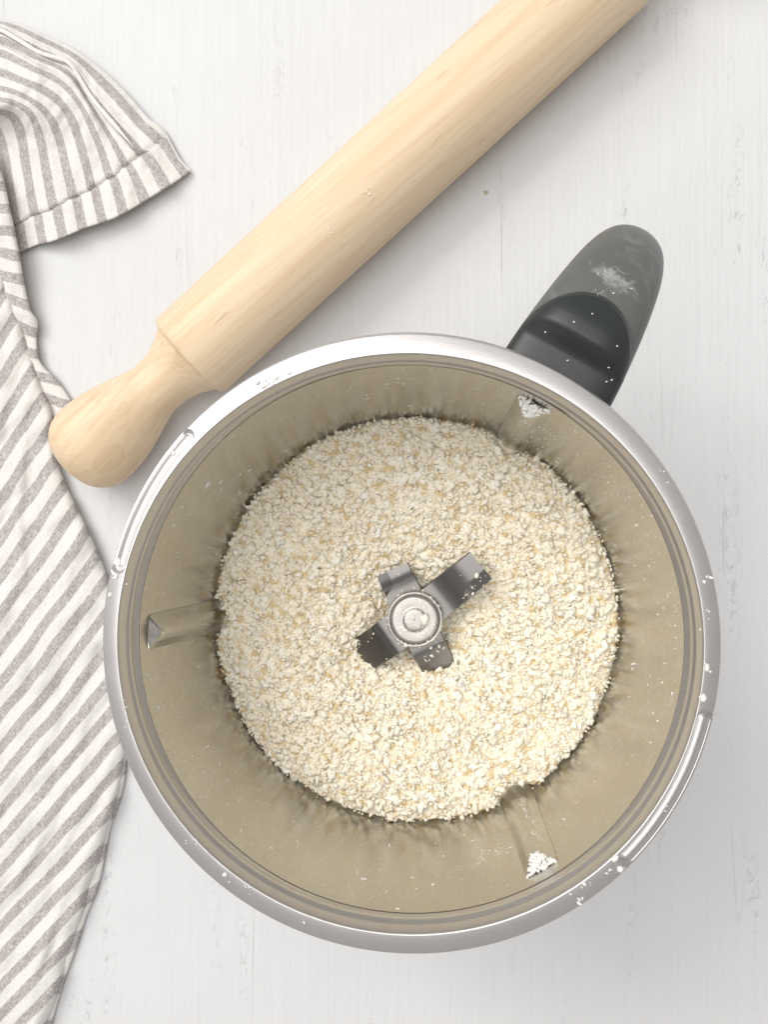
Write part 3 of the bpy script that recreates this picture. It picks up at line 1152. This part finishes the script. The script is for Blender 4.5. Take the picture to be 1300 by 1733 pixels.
rp_.color_ramp.elements[0].color = (0.34, 0.34, 0.34, 1)
rp_.color_ramp.elements[1].position = 0.62
rp_.color_ramp.elements[1].color = (0, 0, 0, 1)
dv_ = gm.nodes.new('ShaderNodeMath')
dv_.operation = 'MULTIPLY'
dv_.inputs[1].default_value = 0.33
mx_ = gm.nodes.new('ShaderNodeMix')
mx_.data_type = 'RGBA'
mx_.inputs[7].default_value = (0.66, 0.65, 0.62, 1)
gm.links.new(tc_.outputs['Object'], mp_.inputs[0])
gm.links.new(mp_.outputs[0], ln_.inputs[0])
gm.links.new(tc_.outputs['Object'], no_.inputs['Vector'])
gm.links.new(no_.outputs['Fac'], ad_.inputs[0])
gm.links.new(ln_.outputs['Value'], ad_.inputs[2])
gm.links.new(ad_.outputs[0], dv_.inputs[0])
gm.links.new(dv_.outputs[0], rp_.inputs[0])
gm.links.new(rp_.outputs[0], mx_.inputs[0])
gm.links.new(base_link, mx_.inputs[6])
gm.links.new(mx_.outputs[2], bs.inputs['Base Color'])
flecks('flour_on_handle', 'white flour specks and smear on the grey and black handle', 'flour', spots)

hit = surface([o_ for o_ in bpy.data.objects if o_.parent is BLADE or (o_.parent is not None and o_.parent.parent is BLADE)])
spots = []
for k in range(230):
    m_ = k % 7
    if m_ < 3:                                           # film of flour on the cap
        a_, r_ = rng.uniform(0, 6.28), 34 * math.sqrt(rng.random())
        px, py = 702 + r_ * math.cos(a_), 1046 + r_ * math.sin(a_)
        if r_ < 15 and rng.random() < 0.6: continue
    elif m_ < 5:                                         # crumbs round the ring
        a_, r_ = rng.uniform(0, 6.28), 47 + rng.normal() * 3
        px, py = 702 + r_ * math.cos(a_), 1046 + r_ * math.sin(a_)
    elif m_ == 5:                                        # ground edge of the long arm and the lower right arm
        t_ = rng.random()
        px, py = (780 + 42 * t_ + rng.normal() * 4, 1018 - 48 * t_ + rng.normal() * 4) if k % 2 else (718 + 40 * t_ + rng.normal() * 5, 1118 - 30 * t_ + rng.normal() * 5)
    else:
        px, py = 702 + rng.normal() * 55, 1046 + rng.normal() * 50
    h_ = hit(px, py)
    if h_: spots.append((*h_, 0.00026 * math.exp(rng.normal() * 0.55), rng.uniform(1, 1.8), rng.uniform(0, 3.1)))
flecks('flour_on_blades', 'pale crumbs and flour stuck to the blades and hub', 'flour', spots, M_CRUMB)

hit = surface([wall] + [o_ for o_ in bpy.data.objects if o_.parent is BOWL and o_.name.startswith('rib')])
spots = []


def dust(px, py, size, stretch, head):
    h_ = hit(px, py)
    if h_ and h_.z > FOOD_Z + 0.002:
        spots.append((*h_, size * math.exp(rng.normal() * 0.4), stretch, head))


for k in range(150):                                     # dusted patch below the rib near the handle
    dust(925 + rng.normal() * 26, 735 + rng.normal() * 16, 0.00016, rng.uniform(1, 2), rng.uniform(0, 3))
for k in range(170):                                     # fine dust under the lip on the right
    a_ = rng.uniform(-0.5, 0.75)
    r_ = 452 - abs(rng.normal()) * 26
    dust(698 + r_ * math.cos(a_), 1085 - r_ * math.sin(a_), 0.00013, 1.2, rng.uniform(0, 3))
for k in range(26):                                      # and on the left
    a_ = rng.uniform(2.3, 3.9)
    r_ = 455 - abs(rng.normal()) * 20
    dust(698 + r_ * math.cos(a_), 1085 - r_ * math.sin(a_), 0.00012, 1.2, rng.uniform(0, 3))
for k in range(110):                                     # smear left by a scraper, upper left
    t_ = rng.random()
    dust(470 + 215 * t_, 790 - 88 * math.sin(t_ * 1.57) ** 0.8 + rng.normal() * 3, 0.00012, 3.0, 0.55 - 0.5 * t_)
for k in range(70):                                      # smear above the lower rib
    t_ = rng.random()
    dust(880 + 36 * t_ + rng.normal() * 5, 1350 + 75 * t_, 0.00014, 2.6, -1.1)
    dust(800 + 60 * t_ + rng.normal() * 6, 1450 - 12 * t_ + rng.normal() * 5, 0.00011, 2.2, 0.3)
flecks('flour_dust', 'fine flour dust and smears clinging below the bowl lip', 'flour', spots)

p_ = at(823, 325, 0.0006)
flecks('dried_speck', 'tiny olive speck on the table in the rolling pin shadow', 'speck', [(p_[0], p_[1], 0.0003, 0.0010, 1.1, 0.3)], M_SPECK)
o_ = bpy.data.objects['dried_speck']
del o_['kind']
